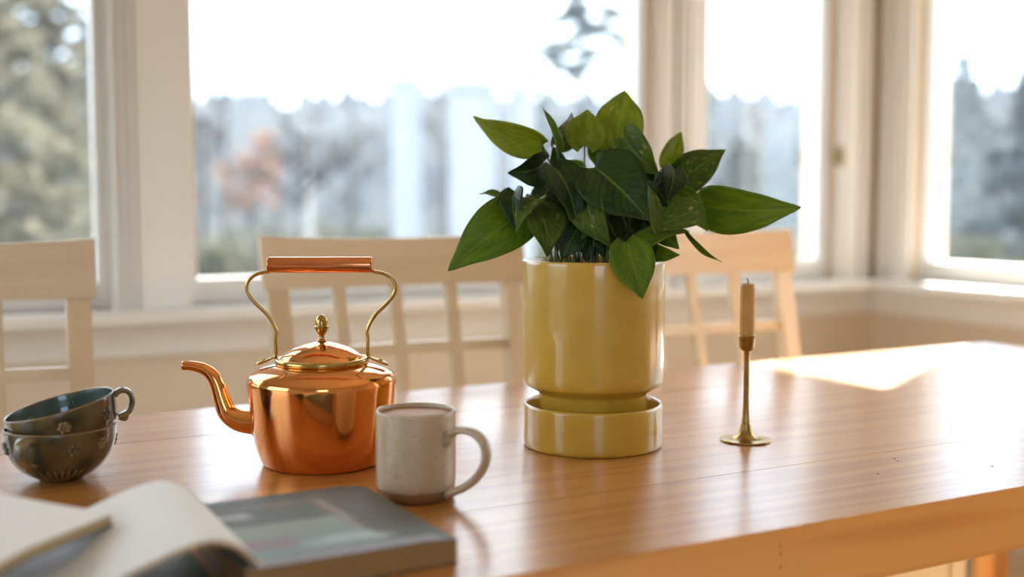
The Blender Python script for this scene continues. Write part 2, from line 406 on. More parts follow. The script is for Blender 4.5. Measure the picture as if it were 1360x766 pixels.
for px, k, h, lab in ((262, 24, 4.6, 'grey leafless tree next to the left casing'), (300, 33, 5.4, 'grey leafless tree behind the russet beech'), (372, 38, 5.0, 'thin leafless tree in front of the hillside'),
                      (470, 30, 4.8, 'leafless tree between the birch and the white post'), (585, 34, 5.8, 'leafless tree between the two white posts'),
                      (720, 28, 6.0, 'leafless tree right of the white posts'), (835, 30, 5.4, 'leafless tree beside the fluted post'), (1010, 40, 5.8, 'leafless tree behind the narrow window')):
    bare_tree(lab, gpos(px, k), h, .11)
bare_tree('white barked birch with bare crown before the hillside', gpos(402, 17), 3.6, .09, M_birch, name='birch_tree')
bare_tree('small beech still holding russet leaves', gpos(338, 26), 3.3, .08, None, M_beech, 500, name='beech_tree')
for px, k, r, h, lab in ((268, 17, .7, 1.1, 'rounded shrub below the leafless tree by the casing'), (345, 22, 1.0, 1.3, 'shrub at the foot of the russet beech'), (440, 19, .9, 1.35, 'dark shrub beside the birch trunk'),
                         (500, 21, .9, 1.2, 'shrub in front of the first white post'), (595, 23, .9, 1.0, 'low shrub between the two white posts'), (712, 19, .9, 1.2, 'wide shrub beyond the white posts'),
                         (960, 24, 1.2, 1.5, 'shrub below the narrow window'), (1290, 18, .9, 1.2, 'shrub below the right wall window'), (75, 12, .7, 1.1, 'shrub at the foot of the olive pines')):
    shrub(lab, gpos(px, k), r, h, M_shrub)
# white pergola posts on the lawn
for px, w, h, lab in ((541, .26, 3.2, 'slim white wooden post standing on the lawn'), (628, .42, 3.15, 'thick white wooden post standing on the lawn'), (694, .2, 3.1, 'thin white wooden post beside the thick one')):
    p = thing('garden_post', lab, 'post', gpos(px, 14.5), .4, 'white posts on the lawn')
    box('shaft', (-w/2, -w/2, 0), (w/2, w/2, h-.12), M_white, p, .015)
    box('cap', (-w*.62, -w*.62, h-.12), (w*.62, w*.62, h), M_white, p, .02)
    box('plinth', (-w*.6, -w*.6, 0), (w*.6, w*.6, .2), M_white, p, .015)

# thin winter haze over the garden and the hillside
hz = box('haze', (-150, 7.5, GZ+.02), (210, 150, 45), None)
hm = bpy.data.materials.new('thin_haze'); hm.use_nodes = True; hm.node_tree.nodes.clear()
ho = hm.node_tree.nodes.new('ShaderNodeOutputMaterial'); hv = hm.node_tree.nodes.new('ShaderNodeVolumeScatter')
hv.inputs['Density'].default_value = .0018; hv.inputs['Anisotropy'].default_value = 0; hv.inputs['Color'].default_value = (.86, .93, 1, 1)
hm.node_tree.links.new(hv.outputs[0], ho.inputs['Volume']); hz.data.materials.append(hm)
struct(hz)

# ============================================================ TABLE
TU0, TU1, TV0, TV1 = -.56, 2.105, .816, 1.716
tb = thing('dining_table', 'honey coloured pine dining table with thick front edge and plank top', 'table', ((TU0+TU1)/2, (TV0+TV1)/2, 0))
def L2(p): return (p[0]-(TU0+TU1)/2, p[1]-(TV0+TV1)/2, p[2])
EB = .024                                                                    # thickness of the boards around the edge
seams = [TV0, 1.0115, 1.337, 1.513, TV1]; gaps = [0, .0012, .0006, .0026, 0]
for i in range(4):
    a, b = seams[i] + gaps[i]/2, seams[i+1] - gaps[i+1]/2
    o = box('plank', L2((TU0, a, TZ-(.070 if i == 0 else .030))), L2((TU1, b, TZ)), M_pine, tb, .0011)
box('edge_board', L2((TU0, TV1-.002-EB, TZ-.070)), L2((TU1, TV1-.002, TZ-.0302)), M_pine, tb, .0015)
for u in (TU0+.002, TU1-.002-EB): box('end_board', L2((u, 1.0125, TZ-.070)), L2((u+EB, TV1-.003-EB, TZ-.0302)), M_pine, tb, .0015)
for u in (TU0+.03, TU1-.069):
    for v in (TV0+.03, TV1-.10):
        bm = bmesh.new(); vs = []
        for z, s in ((0, .022), (TZ-(.0705 if v < 1 else .0305), .030)):
            vs.append([bm.verts.new((x*s, y*s, z)) for x, y in ((-1,-1),(1,-1),(1,1),(-1,1))])
        bm.faces.new(vs[0][::-1]); bm.faces.new(vs[1])
        for k in range(4): bm.faces.new((vs[0][k], vs[0][(k+1)%4], vs[1][(k+1)%4], vs[1][k]))
        o = from_bm('leg', bm, M_pine_z, tb, bevel=.003); o.location = L2((u+.035, v+.035, 0))
M_hole = mat('dark_nail_hole', (52, 34, 20), .7)
def hole(px, py, r, n=10):
    p = onz(px, py, TZ); me = lathe_bm([(0, .0003), (r*.7, .0004), (r, .0001), (r*.9, -.0015), (0, -.002)], n)
    o = from_bm('nail_hole', me, M_hole, tb); o.location = L2((p.x, p.y, TZ))
for px, py, r in ((1318, 619, .0021), (1166, 629, .0016), (1188, 609, .0018), (1192, 612, .0014)): hole(px, py, r)
for px, py in ((1037, 725), (1037, 735), (1037, 753)):
    p = ony(px, py, TV0); me = lathe_bm([(0, .0003), (.0012, .0003), (.0015, -.001), (0, -.001)], 10)
    o = from_bm('nail_hole', me, M_hole, tb); o.rotation_euler = (PI/2, 0, 0); o.location = L2((p.x, TV0+.0001, p.z))

# ============================================================ CHAIRS
def make_chair():
    t = thing('dining_chair', 'x', 'chair')
    ZS, ZT, REC = .455, .995, math.tan(math.radians(11))
    HW = .235
    def bk(x, z, f=0.):                    # point on the reclined, hollowed back; f forward offset
        w = HW + (z-.45)*.02
        c = .030*(1-(x/HW)**2)*min(1, max(0, (z-.45)/.4))
        return Vector((x*w/HW, max(0, z-ZS)*REC + c - f, z))
    def strip(name, xs, z0f, z1f, m, thick=.020, nx=10):
        bm = bmesh.new(); cols = []
        for i in range(nx+1):
            x = xs[0] + (xs[1]-xs[0])*i/nx; z0, z1 = z0f(x), z1f(x)
            cols.append([bm.verts.new(bk(x, z0, thick/2)), bm.verts.new(bk(x, z1, thick/2)), bm.verts.new(bk(x, z1, -thick/2)), bm.verts.new(bk(x, z0, -thick/2))])
        for a, b in zip(cols, cols[1:]):
            for k in range(4): bm.faces.new((a[k], b[k], b[(k+1)%4], a[(k+1)%4]))
        bm.faces.new(cols[0]); bm.faces.new(cols[-1][::-1])
        return from_bm(name, bm, m, t, bevel=.002)
    crown = lambda x: ZT - .008*(1-(x/HW)**2)
    strip('top_rail', (-HW-.006, HW+.006), lambda x: .903, crown, M_chair_x, .022, 16)
    strip('cross_rail', (-HW+.036, HW-.036), lambda x: .780, lambda x: .800, M_chair_x, .016)
    strip('cross_rail', (-HW+.036, HW-.036), lambda x: .655, lambda x: .675, M_chair_x, .016)
    strip('lower_rail', (-HW+.036, HW-.036), lambda x: .535, lambda x: .570, M_chair_x, .018)
    for x in (-.104, 0, .104):
        bm = bmesh.new(); rows = []
        for z in [.570 + (.9025-.570)*i/8 for i in range(9)]:
            rows.append([bm.verts.new(bk(x+sx*.010, z, -sy*.007)) for sx, sy in ((-1,-1),(1,-1),(1,1),(-1,1))])
        for a, b in zip(rows, rows[1:]):
            for k in range(4): bm.faces.new((a[k], a[(k+1)%4], b[(k+1)%4], b[k]))
        bm.faces.new(rows[0][::-1]); bm.faces.new(rows[-1]); from_bm('slat', bm, M_chair, t)
    for s in (-1, 1):                      # rear leg and back post in one piece
        bm = bmesh.new(); rows = []
        for z, w, d in ((0,.015,.016),(.2,.017,.018),(.45,.018,.020),(.6,.018,.017),(.75,.018,.014),(.9025,.018,.011)):
            c = bk(s*(HW-.018), z) if z > .44 else Vector((s*(HW-.018), .04*(.45-z)/.45*1.2, z))
            rows.append([bm.verts.new(c + Vector((sx*w, sy*d, 0))) for sx, sy in ((-1,-1),(1,-1),(1,1),(-1,1))])
        for a, b in zip(rows, rows[1:]):
            for k in range(4): bm.faces.new((a[k], a[(k+1)%4], b[(k+1)%4], b[k]))
        bm.faces.new(rows[0][::-1]); bm.faces.new(rows[-1]); from_bm('rear_leg', bm, M_chair, t, bevel=.002)
        box('front_leg', (s*.205-.017, -.415, 0), (s*.205+.017, -.381, .4195), M_chair, t, .003)
        box('side_rail', (s*.205-.010, -.380, .365), (s*.205+.010, -.022, .419), M_chair_x, t, .002)
    box('front_rail', (-.187, -.408, .365), (.187, -.388, .419), M_chair_x, t, .002)
    bm = bmesh.new(); pts = [(-.235,-.43),(.235,-.43),(.222,-.021),(-.222,-.021)]
    lo = [bm.verts.new((x,y,.420)) for x,y in pts]; hi = [bm.verts.new((x,y,.448)) for x,y in pts]
    bm.faces.new(lo[::-1]); bm.faces.new(hi)
    for k in range(4): bm.faces.new((lo[k], lo[(k+1)%4], hi[(k+1)%4], hi[k]))
    from_bm('seat', bm, M_chair_x, t, bevel=.008, segs=3)
    return t
ch0 = make_chair()
chairs = [(ch0, .772, 1.79, 0, 'pale birch chair with a gridded back, behind the copper kettle'),
          (copy_tree(ch0), .000, 1.765, 0, 'pale birch chair with a gridded back, behind the two stacked cups'),
          (copy_tree(ch0), 1.435, 1.79, 0, 'pale birch chair with a gridded back, behind the candlestick and sunlit table corner')]
for o, u, v, rz, lab in chairs:
    o.location = (u, v, 0); o.rotation_euler = (0, 0, rz); o['label'] = lab; o['group'] = 'dining chairs along the window side'

# ============================================================ COPPER KETTLE
M_cop = mat('polished_copper', (244, 170, 104), .11, 1., vscale=9, col2=(238, 158, 92))
M_brass = mat('old_brass', (196, 164, 96), .22, 1., var=.2, vscale=30)
M_grip = mat('copper_grip', (232, 150, 98), .2, 1., var=.12, vscale=20)
kp = onz(429.5, 613); KS = 1/1100.
ket = thing('copper_kettle', 'polished copper kettle with brass handle, acorn knob and curved spout', 'kettle', kp, -YAW)
prof = [(0, 0), (.066, 0), (.0690, .0006), (.0708, .0020)] + smooth_prof([(.0708, .0020), (.0738, .0075), (.0790, .022), (.0823, .040), (.0848, .060), (.0869, .080), (.0884, .0965), (.0880, .1020), (.0862, .1062)], 4)[1:] \
     + smooth_prof([(.0862, .1062), (.0828, .1095), (.0740, .1140), (.0620, .1180), (.0540, .1200)], 4)[1:] + [(.050, .1195), (.0, .1190)]
from_bm('body', lathe_bm(prof, 96), M_cop, ket, True)
lid = from_bm('lid', lathe_bm([(0, .1225), (.049, .1225)] + smooth_prof([(.049, .1262), (.0455, .1305), (.034, .1375), (.020, .1425), (.0095, .1450), (.004, .1462)], 4) + [(0, .1465)], 72), M_cop, ket, True)
from_bm('lid_ring', lathe_bm([(.0495, .1195), (.0545, .1195), (.0556, .1215), (.0556, .1245), (.0545, .1265), (.0505, .1268), (.0490, .1255), (.0490, .1205), (.0495, .1195)], 72), M_brass, lid, True)
from_bm('knob', lathe_bm(smooth_prof([(0, .1460), (.0055, .1462), (.0058, .1475), (.0036, .1492), (.0034, .1525), (.0052, .1552), (.0072, .1590), (.0086, .1625), (.0088, .1640), (.0088, .1640), (.0075, .1648), (.0074, .1690), (.0062, .1735), (.0040, .1765), (0, .1785)], 3), 28), M_brass, lid, True)
def kx(px, py): return ((px-429.5)*KS, 0, (613-py)*KS)
sp = [(352, 560, 17), (336, 560, 16), (318, 557, 14.6), (304, 547, 13), (297, 530, 11.4), (291.5, 511, 10), (284, 497, 8.8), (272, 488.5, 7.4), (257, 485, 6.4), (246, 484.6, 6.2)]
pp = cr_path([kx(a, b) + (r*KS,) for a, b, r in sp], 6)
bm = tube_bm([q[:3] for q in pp], [q[3] for q in pp], 28, cap=False)
# beak: hollow end
ends = [e for e in bm.edges if len(e.link_faces) == 1 and sum(v.co.x for v in e.verts)/2 < -.15]
r0 = bmesh.ops.extrude_edge_only(bm, edges=ends); nv = [g for g in r0['geom'] if isinstance(g, bmesh.types.BMVert)]
c = sum((v.co for v in nv), Vector())/len(nv)
for v in nv: v.co = c + (v.co-c)*.78
ne = [g for g in r0['geom'] if isinstance(g, bmesh.types.BMEdge)]
r1 = bmesh.ops.extrude_edge_only(bm, edges=ne)
for g in r1['geom']:
    if isinstance(g, bmesh.types.BMVert): g.co.x += .02; g.co.z -= .001
from_bm('spout', bm, M_cop, ket, True)
from_bm('spout_collar', tube_bm([kx(349, 560), kx(338.5, 560)], [.0185, .0170], 28), M_cop, ket, True)
def wire(pts):
    P = [kx(a, b) for a, b in pts]
    return tube_bm(cr_path(P, 8), 0.0024, 12, flat=(1.5, .95, Vector((0, 1, 0))))
rw = [(492, 475), (490, 468), (489.8, 449), (489.5, 437), (499, 419), (516, 402), (526, 387), (525, 374), (514, 364.5), (497, 360.5)]
lw = [(859 - a, b) for a, b in rw]
for w, s in ((rw, 1), (lw, -1)):
    h = from_bm('handle_wire', wire(w), M_brass, ket, True)
    p0 = Vector(kx(429.5 + s*60.5, 474.2)); p1 = Vector(kx(429.5 + s*87, 483.4))
    bm = tube_bm(cr_path([p0 + Vector((0,0,.0015)), p0.lerp(p1, .35)+Vector((0,0,.0006)), p0.lerp(p1, .7)+Vector((0,0,.0004)), p1], 4), [.0022, .0025, .003, .0033, .0035, .0037, .0039, .004, .0042, .0043, .0044, .004, .0028][:13], 12, flat=(1.5, .5, Vector((0, 1, 0))))
    lug = from_bm('handle_lug', bm, M_brass, ket, True)
    rv = from_bm('rivet', lathe_bm([(0, .0022), (.002, .0018), (.0032, 0), (0, -.0004)], 14), M_brass, lug, True); rv.location = p0.lerp(p1, .62) + Vector((0, 0, .0020)); rv.rotation_euler = (0, s*.3, 0)
g0, g1 = Vector(kx(360, 352)), Vector(kx(497, 352))
bm = lathe_bm([(0, 0), (.0078, 0), (.0092, .0008), (.0095, .002)] + [(.0095, .1225), (.0092, .1237), (.0078, .1245), (0, .1245)], 32)
gr = from_bm('grip', bm, M_grip, ket, True); gr.rotation_euler = (0, PI/2, 0); gr.location = g0
for p in gr.data.polygons: p.use_smooth = len(p.vertices) == 4

# ============================================================ YELLOW PLANTER
M_yel = mat('yellow_glaze', (212, 173, 66), .30, coat=.9, coat_r=.05, vscale=40, col2=(206, 166, 58))
M_soil = mat('potting_soil', (38, 30, 22), .95, var=.4, vscale=60, bump=.8, bscale=90)
pp0 = onz(787, 589); PS = 1/1036.
sau = from_bm('plant_saucer', lathe_bm([(0, 0), (.0855, 0), (.0875, .0006)] + smooth_prof([(.0875, .0006), (.0885, .0014), (.0896, .004), (.0900, .010), (.0900, .030), (.0898, .0515)], 3)[1:] +
        [(.0893, .0545), (.0878, .0558), (.0862, .0552), (.0852, .0530), (.0850, .0480), (.0845, .0090), (.0825, .0068), (0, .0062)], 96), M_yel, None, True)
sau.location = pp0; tag(sau, 'round yellow glazed saucer under the planter', 'saucer')
pl = thing('potted_pothos', 'leafy green pothos growing in a tall glossy yellow planter', 'potted plant', (pp0.x, pp0.y, TZ+.0063), -YAW)
PZ = .0063
pprof = [(0, 0), (.060, 0), (.066, .0005), (.0680, .003), (.0685, .010), (.0690, .0600), (.0700, .0625)] + [(.0722, .0648), (.0865, .0722), (.0892, .0748), (.0902, .0785), (.0905, .084)] + \
        [(.0908, .15), (.0912, .2275), (.0910, .2310), (.0902, .2325), (.0890, .2326), (.0880, .2318), (.0874, .2290), (.0870, .205), (.0868, .186), (0, .186)]
from_bm('planter', lathe_bm(pprof, 96), M_yel, pl, True)
bm = lathe_bm([(0, .2045), (.03, .206), (.055, .203), (.075, .205), (.0864, .202), (.0864, .190), (0, .190)], 48)
for v in bm.verts:
    if v.co.z > .2: v.co.z += random.uniform(-.003, .004)
from_bm('soil', bm, M_soil, pl, True)

def leaf_material(name, base, dark, cream, amount, transl=.35):
    m = bpy.data.materials.new(name); m.use_nodes = True; n = m.node_tree.nodes; l = m.node_tree.links
    b = n['Principled BSDF']; b.inputs['Roughness'].default_value = .40; b.inputs['Specular IOR Level'].default_value = .3
    b.inputs['Coat Weight'].default_value = .06; b.inputs['Coat Roughness'].default_value = .2
    uv = n.new('ShaderNodeUVMap'); uv.uv_map = 'leaf'; sx = n.new('ShaderNodeSeparateXYZ'); l.new(uv.outputs[0], sx.inputs[0])
    oi = n.new('ShaderNodeObjectInfo'); cb = n.new('ShaderNodeCombineXYZ'); l.new(oi.outputs['Random'], cb.inputs[2])
    av = n.new('ShaderNodeVectorMath'); av.operation = 'MULTIPLY_ADD'; av.inputs[1].default_value = (1, 1, 1)
    l.new(uv.outputs[0], av.inputs[0])
    s5 = n.new('ShaderNodeVectorMath'); s5.operation = 'SCALE'; s5.inputs['Scale'].default_value = 19; l.new(cb.outputs[0], s5.inputs[0]); l.new(s5.outputs[0], av.inputs[2])
    nn = n.new('ShaderNodeTexNoise'); nn.inputs['Scale'].default_value = 3.2; nn.inputs['Detail'].default_value = 5; nn.inputs['Roughness'].default_value = .62; l.new(av.outputs[0], nn.inputs['Vector'])
    # side veins: |t| shifted along s
    ab = n.new('ShaderNodeMath'); ab.operation = 'ABSOLUTE'; l.new(sx.outputs[1], ab.inputs[0])
    v1 = n.new('ShaderNodeMath'); v1.operation = 'MULTIPLY_ADD'; v1.inputs[1].default_value = -.35; l.new(ab.outputs[0], v1.inputs[0]); l.new(sx.outputs[0], v1.inputs[2])
    v2 = n.new('ShaderNodeMath'); v2.operation = 'MULTIPLY'; v2.inputs[1].default_value = 58; l.new(v1.outputs[0], v2.inputs[0])
    v3 = n.new('ShaderNodeMath'); v3.operation = 'SINE'; l.new(v2.outputs[0], v3.inputs[0])
    r1 = n.new('ShaderNodeValToRGB'); r1.color_ramp.elements[0].position = .40; r1.color_ramp.elements[1].position = .62
    r1.color_ramp.elements[0].color = lin(dark); r1.color_ramp.elements[1].color = lin(base); l.new(nn.outputs['Fac'], r1.inputs['Fac'])
    n3 = n.new('ShaderNodeTexNoise'); n3.inputs['Scale'].default_value = 5.; n3.inputs['Detail'].default_value = 6; n3.inputs['Roughness'].default_value = .7
    mp = n.new('ShaderNodeMapping'); mp.inputs['Scale'].default_value = (.9, .55, 1); mp.inputs['Location'].default_value = (5, 2, 0); l.new(av.outputs[0], mp.inputs[0]); l.new(mp.outputs[0], n3.inputs['Vector'])
    r2 = n.new('ShaderNodeValToRGB'); r2.color_ramp.elements[0].position = 1-amount-.04; r2.color_ramp.elements[1].position = 1-amount+.05; l.new(n3.outputs['Fac'], r2.inputs['Fac'])
    mx = n.new('ShaderNodeMix'); mx.data_type = 'RGBA'; l.new(r2.outputs['Color'], mx.inputs[0]); l.new(r1.outputs['Color'], mx.inputs[6]); mx.inputs[7].default_value = lin(cream)
    # pale midrib
    mr = n.new('ShaderNodeValToRGB'); mr.color_ramp.elements[0].position = .02; mr.color_ramp.elements[0].color = (.38,.38,.38,1); mr.color_ramp.elements[1].position = .05; mr.color_ramp.elements[1].color = (0,0,0,1)
    l.new(ab.outputs[0], mr.inputs['Fac'])
    m2 = n.new('ShaderNodeMix'); m2.data_type = 'RGBA'; l.new(mr.outputs['Color'], m2.inputs[0]); l.new(mx.outputs[2], m2.inputs[6]); m2.inputs[7].default_value = lin((150, 172, 84))
    l.new(m2.outputs[2], b.inputs['Base Color'])
    bp = n.new('ShaderNodeBump'); bp.inputs['Strength'].default_value = .18; bp.inputs['Distance'].default_value = .0015; l.new(v3.outputs[0], bp.inputs['Height']); l.new(bp.outputs[0], b.inputs['Normal'])
    tr = n.new('ShaderNodeBsdfTranslucent'); gm = n.new('ShaderNodeMix'); gm.data_type = 'RGBA'; gm.blend_type = 'MULTIPLY'; gm.inputs[0].default_value = 1; gm.inputs[7].default_value = (1.5, 1.25, .5, 1)
    l.new(m2.outputs[2], gm.inputs[6]); l.new(gm.outputs[2], tr.inputs['Color'])
    ms = n.new('ShaderNodeMixShader'); ms.inputs[0].default_value = transl; l.new(b.outputs[0], ms.inputs[1]); l.new(tr.outputs[0], ms.inputs[2]); l.new(ms.outputs[0], n['Material Output'].inputs[0])
    return m
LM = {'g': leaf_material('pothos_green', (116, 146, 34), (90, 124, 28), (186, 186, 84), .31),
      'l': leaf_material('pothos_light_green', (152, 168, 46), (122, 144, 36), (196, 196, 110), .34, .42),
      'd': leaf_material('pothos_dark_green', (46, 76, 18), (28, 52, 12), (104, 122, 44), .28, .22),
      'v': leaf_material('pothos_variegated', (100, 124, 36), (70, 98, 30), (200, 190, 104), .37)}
M_stem = mat('pothos_stem', (66, 84, 30), .45, var=.2, vscale=30, transl=.1)
# each leaf: base pixel, tip pixel, base depth, tip depth (metres nearer - / farther +, from the pot axis), width px, turn about midrib, fold, droop, kind
K0 = (pp0 - CAM).dot(FW)
LEAVES = [
 (700, 280, 596, 355, -.035, -.075, 72, 12, .16, .10, 'g'),
 (722, 192, 624, 158, .00, .03, 40, -30, .20, .10, 'l'),
 (741, 200, 721, 144, .01, .02, 11, 55, .45, .05, 'g'),
 (738, 192, 763, 151, .045, .05, 30, 45, .25, .12, 'v'),
 (777, 194, 779, 146, .01, .02, 54, 10, .30, .04, 'l'),
 (818, 196, 830, 120, .02, .03, 66, -10, .14, .06, 'l'),
 (828, 182, 871, 230, -.015, -.05, 52, 18, .18, .10, 'v'),
 (884, 222, 904, 175, .04, .05, 30, 25, .2, .05, 'l'),
 (903, 244, 963, 196, .03, .02, 50, -20, .16, .08, 'v'),
 (934, 272, 1062, 279, .00, -.045, 62, 18, .20, .12, 'g'),
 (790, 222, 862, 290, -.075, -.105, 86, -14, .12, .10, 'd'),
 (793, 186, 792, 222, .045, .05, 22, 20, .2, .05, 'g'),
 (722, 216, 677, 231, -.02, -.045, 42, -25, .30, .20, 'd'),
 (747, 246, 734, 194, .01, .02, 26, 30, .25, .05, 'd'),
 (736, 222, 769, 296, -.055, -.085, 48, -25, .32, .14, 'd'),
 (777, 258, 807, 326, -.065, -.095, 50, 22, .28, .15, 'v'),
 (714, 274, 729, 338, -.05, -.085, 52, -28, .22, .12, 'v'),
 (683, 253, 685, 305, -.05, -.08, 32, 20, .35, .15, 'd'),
 (718, 262, 683, 306, -.06, -.09, 22, 42, .15, .15, 'v'),
 (668, 262, 636, 257, .00, .00, 8, 70, .25, .05, 'g'),
 (833, 322, 853, 397, -.10, -.125, 58, -8, .20, .05, 'g'),
 (838, 334, 916, 300, -.085, -.06, 26, -40, .35, .10, 'g'),
 (866, 330, 902, 340, -.04, -.05, 22, 30, .25, .12, 'g'),
 (874, 308, 860, 244, -.085, -.075, 20, 35, .12, .06, 'v'),
 (927, 279, 868, 304, -.07, -.085, 40, 20, .22, .10, 'v'),
 (896, 258, 941, 305, -.01, -.03, 38, -20, .25, .10, 'g'),
 (912, 306, 958, 348, -.055, -.075, 7, 65, .4, .05, 'g'),
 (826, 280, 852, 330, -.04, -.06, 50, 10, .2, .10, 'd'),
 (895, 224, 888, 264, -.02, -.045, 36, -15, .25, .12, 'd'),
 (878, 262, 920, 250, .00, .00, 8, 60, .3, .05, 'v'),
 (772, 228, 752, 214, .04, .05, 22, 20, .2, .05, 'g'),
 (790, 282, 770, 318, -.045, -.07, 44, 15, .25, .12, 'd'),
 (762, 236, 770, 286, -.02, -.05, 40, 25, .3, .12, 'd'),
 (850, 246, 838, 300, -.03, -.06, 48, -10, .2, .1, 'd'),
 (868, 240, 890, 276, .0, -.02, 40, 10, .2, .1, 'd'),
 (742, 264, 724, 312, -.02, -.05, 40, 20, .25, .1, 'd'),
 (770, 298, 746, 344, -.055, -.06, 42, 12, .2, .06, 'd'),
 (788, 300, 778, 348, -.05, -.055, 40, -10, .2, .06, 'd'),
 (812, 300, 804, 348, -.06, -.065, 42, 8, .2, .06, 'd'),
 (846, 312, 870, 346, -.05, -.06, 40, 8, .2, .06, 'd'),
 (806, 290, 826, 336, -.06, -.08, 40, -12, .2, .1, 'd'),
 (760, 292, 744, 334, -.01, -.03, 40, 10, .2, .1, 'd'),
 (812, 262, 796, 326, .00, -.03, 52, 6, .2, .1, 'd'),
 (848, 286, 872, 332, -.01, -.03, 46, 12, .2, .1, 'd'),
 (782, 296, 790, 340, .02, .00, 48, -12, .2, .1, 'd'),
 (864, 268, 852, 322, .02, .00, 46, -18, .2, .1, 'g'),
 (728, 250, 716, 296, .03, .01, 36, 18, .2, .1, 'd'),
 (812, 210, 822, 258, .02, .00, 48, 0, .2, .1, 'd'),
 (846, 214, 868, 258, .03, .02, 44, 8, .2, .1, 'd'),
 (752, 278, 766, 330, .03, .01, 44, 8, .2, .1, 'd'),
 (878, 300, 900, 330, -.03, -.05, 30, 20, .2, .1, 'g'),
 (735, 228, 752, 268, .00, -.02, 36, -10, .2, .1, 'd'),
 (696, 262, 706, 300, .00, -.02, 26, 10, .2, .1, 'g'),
]
INV = Matrix.Translation(pl.location) @ Matrix.Rotation(-YAW, 4, 'Z'); INV = INV.inverted()
def make_leaf(bx, by, tx, ty, d0, d1, w, turn, fold, droop, kind):
    fold = fold*1.45; w = w*1.06
    B = INV @ atd(bx, by, K0 + d0); T = INV @ atd(tx, ty, K0 + d1)
    cam_l = INV @ CAM
    D = T - B; Lr = D.length; D.normalize()
    view = (cam_l - (B+T)/2).normalized(); N = (view - D*view.dot(D)).normalized()
    a = math.radians(turn); sd = D.cross(N); N = N*math.cos(a) + sd*math.sin(a); sd = D.cross(N)
    hw = w/(2*F/(K0 + (d0+d1)/2)) / max(.35, math.cos(a)) / math.cos(fold)
    if N.z < -.3 and kind in 'ld': pass
    NS, NTc = 18, 5; me_v = []; uvs = []; ex = random.Random(int(tx*3+ty)).uniform(.52, .72)
    for i in range(NS+1):
        s = i/NS
        wd = (math.sin(PI*min(1, s**ex))**.66 if 0 < s < 1 else 0)
        wd = max(0, wd) * (1 - .12*s)
        if s > .62: wd *= 1 - .42*((s-.62)/.38)**2*(3-2*(s-.62)/.38)*(1-.2*s)
        if i == 0: wd = .34
        for j in range(-NTc, NTc+1):
            t = j/NTc
            along = s*Lr - .15*hw*2*abs(t)**1.4*max(0, 1-s*2.2)**1.2
            lift = math.sin(fold)*abs(t)*wd*hw - (.25*hw*fold)*(t*t)*wd
            bend = droop*Lr*math.sin(PI*s)
            ripple = .07*hw*math.sin(8*s + (2 if t > 0 else 0) + bx)*t*t - .10*Lr*(s**3)*(1 if droop > .07 else 0)
            me_v.append(B + D*along + sd*(t*wd*hw*math.cos(fold)) + N*(lift*.9 + bend + ripple)); uvs.append((s, t))
    nj = 2*NTc+1; faces = []
    for i in range(NS):
        for j in range(nj-1):
            q = (i*nj+j, i*nj+j+1, (i+1)*nj+j+1, (i+1)*nj+j)
            faces.append(q if i < NS-1 else q)
    me = bpy.data.meshes.new('leaf'); me.from_pydata(me_v, [], faces)
    ul = me.uv_layers.new(name='leaf')
    for lp_ in me.loops: ul.data[lp_.index].uv = uvs[lp_.vertex_index]
    bmm = bmesh.new(); bmm.from_mesh(me); bmesh.ops.remove_doubles(bmm, verts=bmm.verts, dist=1e-5); bmm.to_mesh(me); bmm.free()
    o = link('leaf', me, LM[kind], pl, True)
    so = o.modifiers.new('thickness', 'SOLIDIFY'); so.thickness = .0006
    # petiole from the leaf base down to the crown of the plant
    r = random.Random(int(bx*7+by)); rr = .062*math.sqrt(r.random()); aa = math.atan2(B.y, B.x) + r.uniform(-.5,.5)
    root = Vector((rr*math.cos(aa), rr*math.sin(aa), .203)); st = B + D*(.05*Lr) - N*.0008
    q1 = root.lerp(st, .45) + Vector((0, 0, .25*abs((st-root).z)+.008)); q1.x *= .85; q1.y *= .85
    from_bm('petiole', tube_bm(cr_path([root, root.lerp(q1, .5)*1.0, q1, st], 5), .0012, 6), M_stem, o, True)
for L in LEAVES: make_leaf(*L)

# ============================================================ CANDLE
M_br2 = mat('satin_brass', (178, 150, 92), .30, 1., var=.25, vscale=45, col2=(158, 128, 74))
cp = onz(990, 585); CS = 1/1013.
cst = thing('candlestick', 'slender brass candlestick with round foot and small cup', 'candlestick', cp)
from_bm('foot', lathe_bm([(0, 0), (.0310, 0), (.0324, .0008), (.0326, .0018), (.0318, .0026)] + smooth_prof([(.0318, .0026), (.0240, .0030), (.0165, .0044), (.0115, .0080), (.0080, .0150), (.0058, .0250)], 4)[1:] + [(0, .025)], 56), M_br2, cst, True)
from_bm('stem', lathe_bm([(0, .0245), (.0057, .0245)] + smooth_prof([(.0057, .0250), (.0044, .036), (.0038, .055), (.0036, .085), (.0036, .110), (.0042, .1185)], 4) + [(0, .1185)], 28), M_br2, cst, True)
from_bm('cup', lathe_bm([(0, .1180), (.0042, .1180), (.0072, .1195), (.0094, .1230), (.0099, .1280), (.0103, .1352), (.0116, .1366), (.0118, .1378), (.0110, .1388), (.0100, .1384), (.0098, .1340), (.0096, .1265), (0, .1262)], 36), M_br2, cst, True)
can = thing('taper_candle', 'short honey yellow taper candle with a burnt wick', 'candle', (cp.x, cp.y, cp.z+.1264))
M_wax = mat('honey_wax', (222, 178, 104), .45, var=.08, vscale=30, col2=(208, 160, 86), sss=.25)
from_bm('wax', lathe_bm([(0, 0), (.0090, 0), (.0094, .002), (.0097, .03), (.0095, .074), (.0091, .0785), (.0080, .0800), (.0060, .0795), (.0030, .0782), (0, .0780)], 32), M_wax, can, True)
from_bm('wick', tube_bm(cr_path([(0, 0, .0775), (.0004, 0, .0815), (-.0004, 0, .0845), (-.0016, 0, .0868)], 4), .0007, 8), M_black, can, True)

